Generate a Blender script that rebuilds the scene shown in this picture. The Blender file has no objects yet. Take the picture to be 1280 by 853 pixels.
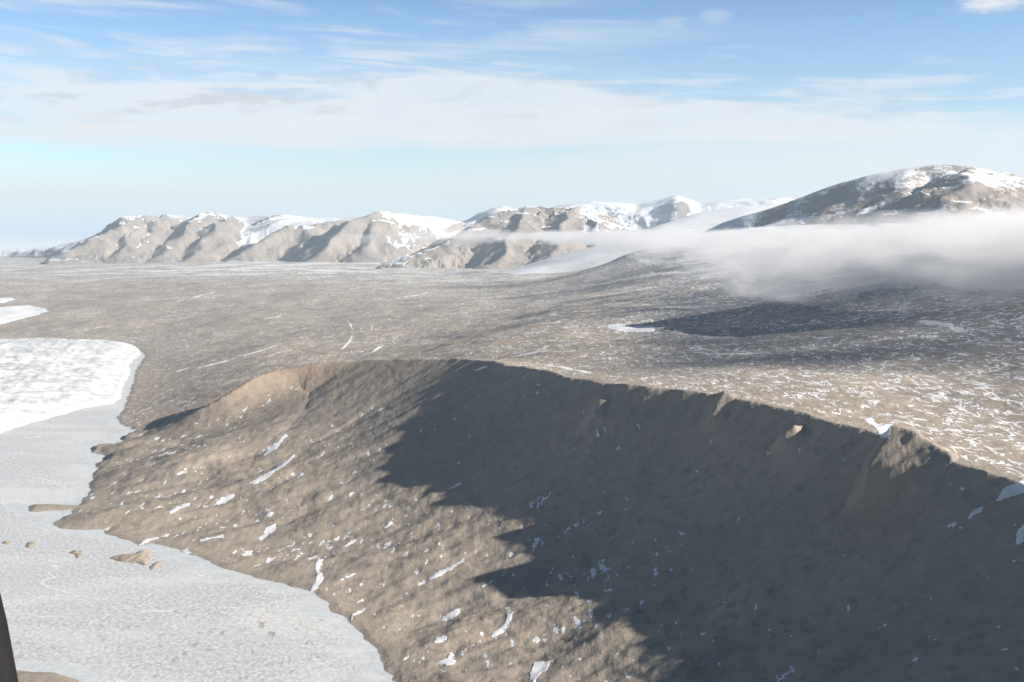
import bpy, bmesh, math, time
import numpy as np
T0 = time.time()
R = math.radians
scene = bpy.context.scene
COL = scene.collection

# ------------------------------------------------------------------ camera
F = 1545.0            # focal length in photo pixels (photo 1280 x 853)
VH = 290.0            # row of the horizon
CH = 600.0            # height of the helicopter above the lake, metres
PITCH = math.atan((426.5 - VH) / F)
cam_d = bpy.data.cameras.new('camera')
cam_d.sensor_width = 36.0
cam_d.lens = 36.0 * F / 1280.0
cam_d.clip_start = 0.1
cam_d.clip_end = 1.0e6
cam = bpy.data.objects.new('camera', cam_d)
COL.objects.link(cam)
cam.location = (0, 0, CH)
cam.rotation_euler = (R(90) - PITCH, 0, 0)
scene.camera = cam

# ------------------------------------------------------------------ light
SUN_EL = R(23.0)
SUN_TO = (0.970, -0.243)                    # horizontal direction towards the sun
sun_d = bpy.data.lights.new('sun', 'SUN')
sun_d.energy = 5.0
sun_d.angle = R(0.5)
sun_d.color = (1.0, 0.93, 0.83)
sun = bpy.data.objects.new('sun', sun_d)
COL.objects.link(sun)
_d = (SUN_TO[0] * math.cos(SUN_EL), SUN_TO[1] * math.cos(SUN_EL), math.sin(SUN_EL))
sun.rotation_euler = (math.acos(_d[2]), 0, math.atan2(_d[1], _d[0]) + math.pi / 2)

EXPOSURE = 1.05
SKY_STRENGTH = 0.05
scene.view_settings.view_transform = 'Standard'
scene.view_settings.look = 'None'
scene.view_settings.exposure = EXPOSURE
scene.view_settings.gamma = 1.0
scene.view_settings.use_curve_mapping = False
scene.render.engine = 'CYCLES'
cy = scene.cycles
cy.use_denoising = True
try:
    cy.denoiser = 'OPENIMAGEDENOISE'
    cy.denoising_input_passes = 'RGB_ALBEDO_NORMAL'
except Exception:
    pass
cy.max_bounces = 8
cy.diffuse_bounces = 1
cy.volume_bounces = 3
cy.volume_step_rate = 0.25
cy.volume_max_steps = 256


class NT:
    """small helper for node trees"""
    def __init__(self, tree):
        self.t = tree
        tree.nodes.clear()

    def n(self, kind, **kw):
        nd = self.t.nodes.new(kind)
        for k, v in kw.items():
            if k == 'ins':
                for a, b in v.items():
                    if hasattr(b, 'links') or isinstance(b, bpy.types.NodeSocket):
                        self.t.links.new(b, nd.inputs[a])
                    else:
                        nd.inputs[a].default_value = b
            else:
                setattr(nd, k, v)
        return nd

    def m(self, op, a, b=0.0, c=0.0, clamp=False):
        nd = self.t.nodes.new('ShaderNodeMath')
        nd.operation = op
        nd.use_clamp = clamp
        for i, x in enumerate((a, b, c)):
            if isinstance(x, bpy.types.NodeSocket):
                self.t.links.new(x, nd.inputs[i])
            else:
                nd.inputs[i].default_value = x
        return nd.outputs[0]

    def vm(self, op, a, b=(0, 0, 0)):
        nd = self.t.nodes.new('ShaderNodeVectorMath')
        nd.operation = op
        for i, x in enumerate((a, b)):
            if isinstance(x, bpy.types.NodeSocket):
                self.t.links.new(x, nd.inputs[i])
            else:
                nd.inputs[i].default_value = x
        return nd.outputs[0]

    def step(self, x, lo, hi):
        nd = self.t.nodes.new('ShaderNodeMapRange')
        nd.interpolation_type = 'SMOOTHSTEP'
        for i, v in ((0, x), (1, lo), (2, hi)):
            if isinstance(v, bpy.types.NodeSocket):
                self.t.links.new(v, nd.inputs[i])
            else:
                nd.inputs[i].default_value = v
        return nd.outputs[0]

    def mix(self, f, a, b):
        nd = self.t.nodes.new('ShaderNodeMix')
        nd.data_type = 'RGBA'
        for i, x in ((0, f), (6, a), (7, b)):
            if isinstance(x, bpy.types.NodeSocket):
                self.t.links.new(x, nd.inputs[i])
            elif i == 0:
                nd.inputs[i].default_value = x
            else:
                nd.inputs[i].default_value = (*x, 1.0)
        return nd.outputs[2]

    def noise(self, vec, scale, detail=3.0, rough=0.5, dist=0.0):
        nd = self.t.nodes.new('ShaderNodeTexNoise')
        self.t.links.new(vec, nd.inputs['Vector'])
        nd.inputs['Scale'].default_value = scale
        nd.inputs['Detail'].default_value = detail
        nd.inputs['Roughness'].default_value = rough
        nd.inputs['Distortion'].default_value = dist
        return nd.outputs['Fac']

    def mapping(self, vec, rz=0.0, scale=(1, 1, 1), loc=(0, 0, 0)):
        nd = self.t.nodes.new('ShaderNodeMapping')
        self.t.links.new(vec, nd.inputs['Vector'])
        nd.inputs['Location'].default_value = loc
        nd.inputs['Rotation'].default_value = (0, 0, rz)
        nd.inputs['Scale'].default_value = scale
        return nd.outputs[0]

    def attr(self, name):
        nd = self.t.nodes.new('ShaderNodeAttribute')
        nd.attribute_name = name
        return nd.outputs['Fac']

    def link(self, a, b):
        self.t.links.new(a, b)


# ------------------------------------------------------------------ sky
world = bpy.data.worlds.new('World')
scene.world = world
world.use_nodes = True
w = NT(world.node_tree)
skyt = w.n('ShaderNodeTexSky', sky_type='NISHITA', sun_disc=False)
skyt.sun_elevation = SUN_EL
skyt.sun_rotation = math.atan2(SUN_TO[0], SUN_TO[1])
skyt.altitude = 600.0
skyt.air_density = 1.0
skyt.dust_density = 0.1
skyt.ozone_density = 1.5
tc = w.n('ShaderNodeTexCoord')
dirv = tc.outputs['Generated']
sep = w.n('ShaderNodeSeparateXYZ', ins={0: dirv})
X, Y, Z = sep.outputs
zc = w.m('MAXIMUM', Z, 0.0)
# direction seen on a flat cloud deck 1 unit up, softened near the horizon
k = w.m('DIVIDE', 1.0, w.m('ADD', zc, 0.035))
px = w.m('MULTIPLY', X, k)
py = w.m('MULTIPLY', Y, k)
pv = w.n('ShaderNodeCombineXYZ', ins={0: px, 1: py, 2: 0.0}).outputs[0]
az = w.m('ARCTAN2', X, Y)                       # radians, 0 straight ahead, + right
el = w.m('ARCSINE', Z)
# stretched streak clouds
st = w.n('ShaderNodeCombineXYZ', ins={0: w.m('MULTIPLY', az, 3.2), 1: w.m('MULTIPLY', w.m('ADD', el, w.m('MULTIPLY', az, 0.04)), 34.0), 2: 0.0}).outputs[0]
n_st = w.noise(st, 1.5, 6.0, 0.58, 0.5)
st2 = w.n('ShaderNodeCombineXYZ', ins={0: w.m('MULTIPLY', az, 7.0), 1: w.m('MULTIPLY', el, 26.0), 2: 3.7}).outputs[0]
n_puff = w.noise(st2, 2.4, 6.0, 0.6, 0.3)
# the main white band: 0.062..0.13 rad on the left, thinning and sinking to the right
top = w.m('SUBTRACT', 0.134, w.m('MULTIPLY', w.m('MULTIPLY', az, az), 0.22))
top = w.m('SUBTRACT', top, w.m('MULTIPLY', az, 0.045))
wob = w.m('ADD', w.m('MULTIPLY', w.m('SUBTRACT', n_st, 0.5), 0.17), w.m('MULTIPLY', w.m('SUBTRACT', n_puff, 0.5), 0.05))
elw = w.m('ADD', el, wob)
up_edge = w.m('SUBTRACT', 1.0, w.step(elw, w.m('SUBTRACT', top, 0.030), w.m('ADD', top, 0.012)))
lo_edge = w.step(w.m('ADD', el, w.m('MULTIPLY', w.m('SUBTRACT', n_st, 0.5), 0.02)), 0.060, 0.074)
band = w.m('MULTIPLY', up_edge, lo_edge)
band = w.m('MULTIPLY', band, w.m('ADD', 0.30, w.m('ADD', w.m('MULTIPLY', n_st, 0.8), w.m('MULTIPLY', n_puff, 0.4))), clamp=True)
# high thin streaks above the band, mostly on the left
thin = w.m('MULTIPLY', w.step(n_st, 0.46, 0.72), w.step(az, 0.30, -0.15))
thin = w.m('MULTIPLY', thin, w.step(el, 0.26, 0.19))
thin = w.m('MULTIPLY', thin, 0.75)
# low pale layer near the horizon
lt = w.m('MULTIPLY', w.step(az, -0.15, 0.22), 0.045)
low = w.m('MULTIPLY', w.step(el, w.m('ADD', 0.056, lt), w.m('ADD', 0.020, lt)), w.m('ADD', 0.55, w.m('MULTIPLY', n_st, 0.5)), clamp=True)
cov = w.m('MAXIMUM', w.m('MAXIMUM', band, thin), w.m('MULTIPLY', low, 0.95))
cov = w.m('MULTIPLY', cov, w.m('ADD', 0.50, w.m('MULTIPLY', w.step(el, 0.0, 0.030), 0.46)))
# soft grey-pink puffs in the left of the band
pf = w.m('MULTIPLY', w.step(n_puff, 0.50, 0.64), w.m('MULTIPLY', w.step(el, 0.075, 0.095), w.step(el, 0.145, 0.12)))
pf = w.m('MULTIPLY', pf, w.m('ADD', 0.55, w.m('MULTIPLY', w.step(az, 0.0, -0.3), 0.65)))
ccol = w.mix(pf, (8.5, 8.65, 8.9), (6.9, 6.9, 7.2))
# two little puffs high on the right
def puff(a0, e0, ra, re):
    da = w.m('DIVIDE', w.m('SUBTRACT', az, a0), ra)
    de = w.m('DIVIDE', w.m('SUBTRACT', el, e0), re)
    q = w.m('SQRT', w.m('ADD', w.m('MULTIPLY', da, da), w.m('MULTIPLY', de, de)))
    q = w.m('ADD', q, w.m('MULTIPLY', w.m('SUBTRACT', n_puff, 0.5), 4.5))
    return w.step(q, 1.15, 0.1)
p1 = w.m('MULTIPLY', puff(0.366, 0.171, 0.026, 0.018), 0.85)
p2 = w.m('MULTIPLY', puff(0.125, 0.163, 0.014, 0.008), 0.25)
p3 = w.m('MULTIPLY', puff(0.158, 0.165, 0.012, 0.008), 0.22)
cov = w.m('MAXIMUM', w.m('MAXIMUM', cov, p1), w.m('MAXIMUM', p2, p3))
lowsky = w.step(el, 0.40, 0.10)                 # the air near the horizon is brighter than the zenith
gain = w.m('ADD', 0.27, w.m('MULTIPLY', lowsky, 1.21))
tint = w.mix(lowsky, (0.50, 0.92, 1.38), (0.84, 0.950, 1.11))
blue = w.n('ShaderNodeVectorMath', operation='SCALE', ins={0: w.vm('MULTIPLY', skyt.outputs[0], tint), 'Scale': gain}).outputs[0]
skyc = w.mix(cov, blue, ccol)
w.link(skyc, (bg := w.n('ShaderNodeBackground')).inputs[0])
bg.inputs[1].default_value = SKY_STRENGTH
w.link(bg.outputs[0], w.n('ShaderNodeOutputWorld').inputs[0])


# ------------------------------------------------------------------ geometry helpers
def pt(u, v, h=0.0):
    """ground point at height h seen at photo pixel (u, v): a survey of the photograph"""
    x = (u - 640.0) / F
    y = (426.5 - v) / F
    dx, dy, dz = x, math.cos(PITCH) + y * math.sin(PITCH), -math.sin(PITCH) + y * math.cos(PITCH)
    s = (h - CH) / dz
    return dx * s, dy * s


def hv(u, v, d):
    """height of a point d metres away (horizontally) that is seen at row v"""
    x = (u - 640.0) / F
    y = (426.5 - v) / F
    dy, dz = math.cos(PITCH) + y * math.sin(PITCH), -math.sin(PITCH) + y * math.cos(PITCH)
    return CH + d * dz / math.hypot(x, dy)


def bearing(u):
    return math.atan((u - 640.0) / F * math.cos(PITCH))


rng = np.random.RandomState(7)
PERM = np.concatenate([rng.permutation(512)] * 3).astype(np.int32)
ANG = rng.rand(512) * 2 * np.pi
GX, GY = np.cos(ANG).astype(np.float32), np.sin(ANG).astype(np.float32)


def perlin(x, y, seed=0):
    xi = np.floor(x).astype(np.int64); yi = np.floor(y).astype(np.int64)
    xf = (x - xi).astype(np.float32); yf = (y - yi).astype(np.float32)
    xi = ((xi + seed * 37) & 511).astype(np.int32); yi = ((yi + seed * 91) & 511).astype(np.int32)
    x1 = (xi + 1) & 511; y1 = (yi + 1) & 511
    def g(a, b, dx, dy):
        h = PERM[PERM[a] + b]
        return GX[h] * dx + GY[h] * dy
    u = xf * xf * xf * (xf * (xf * 6 - 15) + 10)
    v = yf * yf * yf * (yf * (yf * 6 - 15) + 10)
    a = g(xi, yi, xf, yf); b = g(x1, yi, xf - 1, yf)
    c = g(xi, y1, xf, yf - 1); d = g(x1, y1, xf - 1, yf - 1)
    return (a + u * (b - a)) + v * ((c + u * (d - c)) - (a + u * (b - a)))


def fbm(x, y, wl, octv=4, gain=0.5, seed=0):
    s = np.zeros(x.shape, np.float32); a = 1.0
    for i in range(octv):
        s += a * perlin(x / wl + 11.3 * i, y / wl - 7.1 * i, seed + i * 5)
        a *= gain; wl *= 0.5
    return s


def ridged(x, y, wl, octv=4, gain=0.5, seed=0):
    s = np.zeros(x.shape, np.float32); a = 1.0
    for i in range(octv):
        s += a * (1 - 2.2 * np.abs(perlin(x / wl + 5.7 * i, y / wl + 3.3 * i, seed + i * 7)))
        a *= gain; wl *= 0.5
    return s


def sst(x, lo, hi):
    t = np.clip((x - lo) / (hi - lo), 0, 1)
    return t * t * (3 - 2 * t)


def grid_mesh(name, co, keep=None, attrs=None, mat=None, smooth=True):
    """mesh from an (n, m, 3) array of points; keep = optional (n-1, m-1) mask of quads"""
    n, m = co.shape[:2]
    idx = np.arange(n * m, dtype=np.int32).reshape(n, m)
    q = np.stack([idx[:-1, :-1], idx[:-1, 1:], idx[1:, 1:], idx[1:, :-1]], -1)
    q = q.reshape(-1, 4) if keep is None else q[keep]
    used = np.unique(q)
    remap = np.zeros(n * m, np.int32); remap[used] = np.arange(len(used), dtype=np.int32)
    q = remap[q]
    me = bpy.data.meshes.new(name)
    me.vertices.add(len(used)); me.loops.add(q.size); me.polygons.add(len(q))
    me.vertices.foreach_set('co', co.reshape(-1, 3)[used].astype(np.float32).ravel())
    me.loops.foreach_set('vertex_index', q.ravel())
    me.polygons.foreach_set('loop_start', np.arange(0, q.size, 4, dtype=np.int32))
    if smooth:
        me.polygons.foreach_set('use_smooth', np.ones(len(q), bool))
    me.update(calc_edges=True)
    for k_, v_ in (attrs or {}).items():
        at = me.attributes.new(k_, 'FLOAT', 'POINT')
        at.data.foreach_set('value', v_.reshape(-1)[used].astype(np.float32))
    if mat:
        me.materials.append(mat)
    ob = bpy.data.objects.new(name, me)
    COL.objects.link(ob)
    return ob


def tag(o, label=None, cat=None, group=None, kind=None):
    for k_, v_ in (('label', label), ('category', cat), ('group', group), ('kind', kind)):
        if v_:
            o[k_] = v_
    return o


def seg_dist(x, y, pts):
    """distance to a polyline, the index+fraction of the nearest point and the signed side (+ = left of travel)"""
    best = np.full(x.shape, 1e12, np.float64); par = np.zeros(x.shape); side = np.zeros(x.shape)
    for i in range(len(pts) - 1):
        ax, ay = pts[i][:2]; bx, by = pts[i + 1][:2]
        dx, dy = bx - ax, by - ay
        L2 = dx * dx + dy * dy
        t = np.clip(((x - ax) * dx + (y - ay) * dy) / L2, 0, 1)
        ex, ey = x - ax - t * dx, y - ay - t * dy
        d2 = ex * ex + ey * ey
        s = (dx * (y - ay) - dy * (x - ax)) / math.sqrt(L2)
        # at a shared corner the segment with the larger perpendicular offset decides the side
        b = (d2 < best - 1e-6) | ((np.abs(d2 - best) <= 1e-6) & (np.abs(s) > np.abs(side)))
        best = np.where(b, d2, best); par = np.where(b, i + t, par); side = np.where(b, s, side)
    return np.sqrt(best), par, side


def inside(x, y, poly):
    r = np.zeros(x.shape, bool)
    for i in range(len(poly)):
        ax, ay = poly[i]; bx, by = poly[(i + 1) % len(poly)]
        c = ((ay > y) != (by > y))
        if by != ay:
            r ^= c & (x < (bx - ax) * (y - ay) / (by - ay) + ax)
    return r


def resample(p, n, smooth=0):
    p = np.array(p, float)
    L = np.concatenate([[0], np.cumsum(np.hypot(*np.diff(p[:, :2], axis=0).T))])
    s = np.linspace(0, L[-1], n)
    q = np.stack([np.interp(s, L, p[:, i]) for i in range(p.shape[1])], 1)
    for _ in range(smooth):
        q[1:-1] = 0.25 * q[:-2] + 0.5 * q[1:-1] + 0.25 * q[2:]
    return q


# ------------------------------------------------------------------ the polar survey grid
TH = np.concatenate([np.radians(np.arange(-45, -25, 0.5)), np.radians(np.arange(-25, 25.0, 0.046)), np.radians(np.arange(25.0, 55.1, 0.25))])
rr = [420.0]
while rr[-1] < 45000:
    r_ = rr[-1]
    rr.append(r_ * (1.012 if r_ < 950 else 1.0036 if r_ < 9000 else 1.0065))
RR = np.array(rr)
TG, RG = np.meshgrid(TH, RR)
GXX, GYY = RG * np.sin(TG), RG * np.cos(TG)
print('grid', TG.shape, time.time() - T0)

# ---- surveyed lines
shore_px = [(540, 960), (515, 890), (492, 853), (486, 838), (476, 826), (470, 812), (462, 808), (455, 792), (440, 782), (430, 770), (412, 766), (408, 752), (395, 742), (380, 738),
            (360, 730), (335, 727), (318, 722), (300, 715), (280, 712), (260, 702), (235, 692), (215, 685), (190, 680), (174, 682), (160, 675), (132, 668), (130, 662),
            (100, 663), (78, 661), (66, 656), (72, 648), (92, 642), (90, 637), (40, 640), (34, 634), (42, 630), (98, 632), (104, 626), (112, 612), (116, 596), (121, 580),
            (135, 570), (112, 566), (118, 558), (140, 557), (160, 546), (170, 538), (150, 530), (146, 522), (156, 510),
            (160, 496), (166, 480), (170, 462), (182, 444), (172, 436), (150, 432), (90, 430), (0, 430), (-200, 432), (-420, 450),
            (-560, 560), (-420, 760), (-200, 835), (-60, 836), (20, 839), (70, 841), (98, 850), (125, 866), (180, 930), (330, 1060), (500, 1060)]
LAKE = [pt(u, v, 0) for u, v in shore_px]
crest_px = [(176, 548, 4), (200, 541, 22), (228, 529, 52), (256, 513, 88), (282, 496, 126), (305, 478, 156), (320, 465, 172), (340, 459, 180), (385, 455, 190), (440, 450, 203), (520, 450, 228), (590, 448, 255), (650, 457, 275),
            (700, 468, 280), (745, 480, 286), (830, 486, 295), (900, 490, 298), (985, 510, 294), (1040, 526, 290), (1090, 541, 285),
            (1140, 549, 281), (1200, 575, 278), (1280, 600, 273)]
CREST = [(*pt(u, v, h), h) for u, v, h in crest_px] + [(705.0, 1450.0, 266.0), (695.0, 1250.0, 268.0), (650.0, 1080.0, 276.0), (560.0, 880.0, 300.0), (470.0, 600.0, 312.0), (420.0, 250.0, 320.0)]
CREST = resample(CREST, 100, 14)
def crest_index(u, v, h):
    x, y = pt(u, v, h)
    return int(np.argmin(np.hypot(CREST[:, 0] - x, CREST[:, 1] - y)))
CI = [crest_index(*q) for q in [(340, 459, 180), (385, 455, 190), (440, 450, 203), (590, 448, 255), (700, 468, 280), (900, 490, 298), (1090, 541, 285), (1280, 600, 273)]] + [88, 99]
print(CI)
print('crest', [tuple(int(a) for a in c) for c in CREST[::8]])

# ---- broad land surface: thin-plate fit through surveyed heights
ctrl_px = [(-200, 440, 15), (0, 405, 14), (100, 400, 22), (0, 360, 25), (-200, 360, 25), (-200, 325, 22), (0, 330, 30), (0, 318, 20),
           (230, 488, 62), (185, 498, 30), (262, 482, 75), (300, 445, 70), (200, 430, 28), (300, 400, 62), (300, 360, 62), (300, 335, 62), (150, 335, 42), (420, 432, 95), (500, 430, 110), (500, 395, 105),
           (500, 365, 85), (500, 340, 70), (600, 432, 205), (640, 430, 222), (640, 400, 175), (640, 375, 122), (640, 345, 68),
           (700, 430, 250), (720, 400, 228), (730, 360, 178), (720, 345, 105), (800, 410, 250), (850, 450, 266), (830, 475, 290), (760, 455, 270), (800, 370, 252), (800, 350, 268), (800, 330, 320),
           (800, 316, 378), (860, 312, 410), (900, 322, 385), (900, 345, 310), (900, 380, 280), (900, 430, 277), (900, 462, 288), (1000, 325, 430), (1000, 350, 362), (1000, 400, 305),
           (1000, 450, 292), (1000, 500, 298), (1150, 510, 294), (1150, 430, 320), (1150, 380, 364), (1150, 345, 415), (1280, 500, 300), (1280, 420, 345), (1280, 380, 383),
           (1280, 345, 425), (1280, 570, 272), (1500, 500, 320), (1500, 400, 380), (1600, 600, 290)]
CP = [(math.atan2(*pt(u, v, h)), math.log(math.hypot(*pt(u, v, h))), h) for u, v, h in ctrl_px]
for u, r, h in [(800, 12300, 418), (825, 12300, 432), (850, 12300, 442), (880, 12000, 450), (910, 11800, 455), (900, 10500, 425), (1000, 9500, 440), (1150, 9500, 460), (1280, 9500, 470), (1500, 9500, 480), (1280, 16000, 500), (1000, 16000, 440), (800, 14500, 300), (800, 20000, 200), (640, 22000, 90),
                (300, 30000, 80), (60, 32000, 18), (-200, 30000, 10), (640, 40000, 120), (1280, 40000, 500), (300, 45000, 80), (-200, 45000, 0), (1800, 900, 300), (1800, 3000, 370)]:
    CP.append((bearing(u), math.log(r), h))
CP = np.array(CP); CP[:, 0] *= 3.0


def tps_fit(P):
    n = len(P)
    d2 = ((P[:, None, :2] - P[None, :, :2]) ** 2).sum(-1)
    K = 0.5 * d2 * np.log(d2 + 1e-12) + np.eye(n) * 0.004
    Q = np.concatenate([np.ones((n, 1)), P[:, :2]], 1)
    A = np.block([[K, Q], [Q.T, np.zeros((3, 3))]])
    return np.linalg.solve(A, np.concatenate([P[:, 2], np.zeros(3)]))


def tps_eval(P, wt, a, b):
    s = wt[-3] + wt[-2] * a + wt[-1] * b
    for i in range(len(P)):
        d2 = (a - P[i, 0]) ** 2 + (b - P[i, 1]) ** 2
        s = s + wt[i] * 0.5 * d2 * np.log(d2 + 1e-12)
    return s


WT = tps_fit(CP)


def plateau(th, r):
    # evaluated on a coarse net and interpolated (smooth anyway)
    ta = np.linspace(th.min(), th.max(), 220); lb = np.linspace(np.log(r.min()), np.log(r.max()), 220)
    A_, B_ = np.meshgrid(ta, lb)
    Zc = tps_eval(CP, WT, A_ * 3.0, B_)
    fa = (th - ta[0]) / (ta[1] - ta[0]); fb = (np.log(r) - lb[0]) / (lb[1] - lb[0])
    ia = np.clip(fa.astype(int), 0, 218); ib = np.clip(fb.astype(int), 0, 218)
    fa = fa - ia; fb = fb - ib
    return (Zc[ib, ia] * (1 - fa) + Zc[ib, ia + 1] * fa) * (1 - fb) + (Zc[ib + 1, ia] * (1 - fa) + Zc[ib + 1, ia + 1] * fa) * fb


def land(x, y):
    th = np.arctan2(x, y); r = np.hypot(x, y)
    near = r < 9500
    ds = np.full(x.shape, 5000.0); dc = np.full(x.shape, 5000.0); cp = np.zeros(x.shape); side = np.full(x.shape, 5000.0)
    xn, yn = x[near], y[near]
    d_, _, _ = seg_dist(xn, yn, LAKE + [LAKE[0]])
    ins = inside(xn, yn, LAKE)
    ds[near] = np.where(ins, -d_, d_)
    d_, p_, s_ = seg_dist(xn, yn, CREST)
    dc[near] = d_; cp[near] = p_; side[near] = s_          # + on the plateau side (left of travel towards the camera)
    ds = ds + fbm(x, y, 60, 3, 0.55, 3) * 10 * sst(r, 9000, 7000)
    P = plateau(th, r)
    # rolling relief of the plateau and valley floor
    far = sst(r, 1500, 6000)
    roll = fbm(x, y, 900, 4, 0.5, 21) * (16 + 12 * far) + fbm(x, y, 170, 3, 0.5, 31) * 5
    P = P + roll * sst(r, 500, 2500)
    P = P * (1 - np.exp(-np.maximum(ds, 0) / 260.0)) 
    # coast: the land runs out into the sea ice at far left
    coast = sst(r, 33000, 38500) * sst(th, math.radians(-14.5), math.radians(-17.5))
    P = P * (1 - coast) - 30 * coast
    Hc = np.interp(cp, np.arange(len(CREST)), CREST[:, 2])
    soft = (side < 60) & (r < 7000) & (ds > -60)
    xs, ys, d0 = x[soft], y[soft], dc[soft]
    W_ = np.zeros(xs.shape); H_ = np.zeros(xs.shape); C_ = np.zeros(xs.shape)
    for i, (qx, qy, qh) in enumerate(CREST):
        e = np.exp(-(np.hypot(xs - qx, ys - qy) - d0) / (25 + d0 * 0.30))
        W_ += e; H_ += e * qh; C_ += e * i
    Hc[soft] = H_ / W_; cps = cp.copy(); cps[soft] = C_ / W_
    Hc = Hc + fbm(cp * 60.0, cp * 0, 160, 2, 0.4, 77) * 5
    # plateau side
    back = P + np.maximum(Hc - P, -25) * np.exp(-(dc / (80.0 + 150 * sst(cp, 18, 38))) ** 1.25)
    # lake side
    dsp = np.maximum(ds, 0)
    nN = ridged(cps * 62.0, dc / 6.0, 210, 3, 0.5, 211) - 0.35
    dc_o = dc
    dc = np.maximum(dc - nN * 22 * np.exp(-dc / 220.0) * np.interp(cps, CI, [0.1, 0.1, 0.2, 0.5, 0.7, 0.8, 1, 1, 0.6, 0.5]), 0)
    t = dsp / (dsp + dc + 1e-6)
    wq = np.interp(cps, CI, [0, 0, 0.15, 0.8, 1, 1, 1, 1, 1, 1])                            # 0 on the open left slope, 1 in the steep right bowl
    a_l = np.interp(cps, CI, [1.0, 1.0, 0.92, 0.34, 0.10, 0.12, 0.18, 0.24, 0.50, 0.6])
    prof = a_l * t + (1 - a_l) * t ** (2.0 + 0.5 * wq)
    prof = prof + 0.0 * t
    # downslope coordinates for gullies
    a = x * 0.43 - y * 0.90; b = -x * 0.90 - y * 0.43
    gul = ridged(a, b / 3.2, 150, 4, 0.5, 41)
    mound = fbm(a, b / 1.5, 150, 5, 0.5, 51)
    mound2 = fbm(a, b / 2.2, 70, 4, 0.5, 57)
    mound = mound + 0.75 * fbm(a, b / 1.6, 300, 3, 0.45, 59)
    bump = mound * 11 * sst(t, 0.0, 0.10) * (1 - 0.8 * sst(t, 0.30, 0.75)) + mound2 * 2.2 * sst(t, 0.02, 0.2) * (1 - 0.6 * sst(t, 0.4, 0.8))
    s_arc = cps * 62.0
    rib_n = ridged(s_arc, dc / 4.5, 120, 4, 0.55, 61) * np.interp(cps, CI, [0.2, 0.2, 0.2, 0.4, 0.7, 0.8, 1, 1, 1, 1])
    bump = bump + rib_n * 3.6 * sst(t, 0.25, 0.75) * sst(t, 1.0, 0.90) * (0.35 + 0.85 * wq) + gul * 1.0 * (0.3 + 0.7 * wq) * sst(t, 0.1, 0.5) * sst(t, 1.0, 0.9)
    front = Hc * prof + bump + 0.02 * dsp * 0
    k_ = sst(side, -18, 18)
    h = front * (1 - k_) + back * k_
    # spurs of the plateau edge
    for (A, B, wl_, wr_, up) in SPURS:
        ax, ay = A[:2]; bx, by = B[:2]
        dx, dy = bx - ax, by - ay
        L = math.hypot(dx, dy); dx /= L; dy /= L
        near2 = (np.abs(x - ax) < 500) & (np.abs(y - ay) < 500)
        xq, yq = x[near2], y[near2]
        tt = ((xq - ax) * dx + (yq - ay) * dy) / L
        q = dx * (yq - ay) - dy * (xq - ax) + fbm(xq, yq, 50, 3, 0.5, 88) * 9      # + = sunlit flank
        cross = np.where(q > 0, 1 - q / wl_, 1 + q / wr_)
        cross = np.clip(cross, 0, 1)
        along = sst(tt, -0.25, 0.35) * sst(tt, 1.12, 0.72)
        b_ = up * cross * along
        b_ = b_ + (ridged(xq, yq, 45, 4, 0.55, 91) - 0.2) * up * 0.06 * (b_ > 0.5) * along
        h[near2] += b_ * (1 - 0.85 * k_[near2])
    shore = np.clip(ds, -40, 40)
    h = np.where(ds > 0, h + np.minimum(ds * 0.12, 1.6), np.maximum(shore * 0.25, -9) + 0.2)
    h = h + fbm(x, y, 34, 4, 0.55, 71) * 1.3 * sst(ds, 4, 60) * sst(r, 9000, 6000)
    return h, ds, dc, side, t, roll, mound


def P3(u, v, h):
    x, y = pt(u, v, h)
    return (x, y, h)


SPURS = [
    (P3(1118, 549, 283), P3(1078, 634, 205), 112, 28, 30),
    (P3(1003, 517, 299), P3(968, 548, 258), 40, 24, 20),
    (P3(905, 493, 300), P3(884, 520, 270), 34, 24, 13),
    (P3(752, 484, 286), P3(734, 520, 240), 30, 26, 12),
]
GZ, DS, DC, SIDE, TT, ROLL, MOUND = land(GXX, GYY)
print('land', time.time() - T0)

# hollows (where drift snow stays): smoothed minus actual height
def blur(a, n):
    for _ in range(n):
        a = a.copy()
        a[1:-1] = 0.25 * a[:-2] + 0.5 * a[1:-1] + 0.25 * a[2:]
        a[:, 1:-1] = 0.25 * a[:, :-2] + 0.5 * a[:, 1:-1] + 0.25 * a[:, 2:]
    return a
HOL = np.clip((blur(GZ, 40) - GZ) / 4.0, -1, 1)

# how much patterned snow lies where (0..1), surveyed like the heights
sn_px = [(0, 400, .22), (200, 440, .30), (300, 440, .28), (300, 400, .26), (150, 370, .28), (300, 360, .35), (300, 335, 1.1), (100, 330, .8), (450, 335, 1.1), (600, 340, .8), (500, 400, .26), (500, 440, .3),
         (600, 430, .38), (640, 380, .55), (700, 420, .5), (700, 360, .55), (800, 350, .7), (800, 400, .65), (900, 350, .8), (900, 400, .68), (900, 440, .6), (1000, 340, .9), (1000, 400, .75), (1000, 450, .6),
         (1000, 490, .5), (1150, 350, .85), (1150, 430, .65), (1150, 490, .54), (1150, 530, .5), (1280, 400, .6), (1280, 480, .52), (1280, 560, .45), (800, 470, .35), (900, 480, .42), (1500, 450, .6)]
SP = np.array([(math.atan2(*pt(u, v, 200 if u > 620 else 60)) * 3, math.log(math.hypot(*pt(u, v, 200 if u > 620 else 60))), s) for u, v, s in sn_px])
WS = np.zeros_like(GZ); SN = np.zeros_like(GZ)
LR = np.log(RG)
for a_, b_, s_ in SP:
    wgt = 1.0 / (((TG * 3 - a_) ** 2 + (LR - b_) ** 2) + 0.01) ** 1.6
    WS += wgt; SN += wgt * s_
SN /= WS
SN = SN * (1 + 0.15 * sst(TG, bearing(640), bearing(800)))
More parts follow.
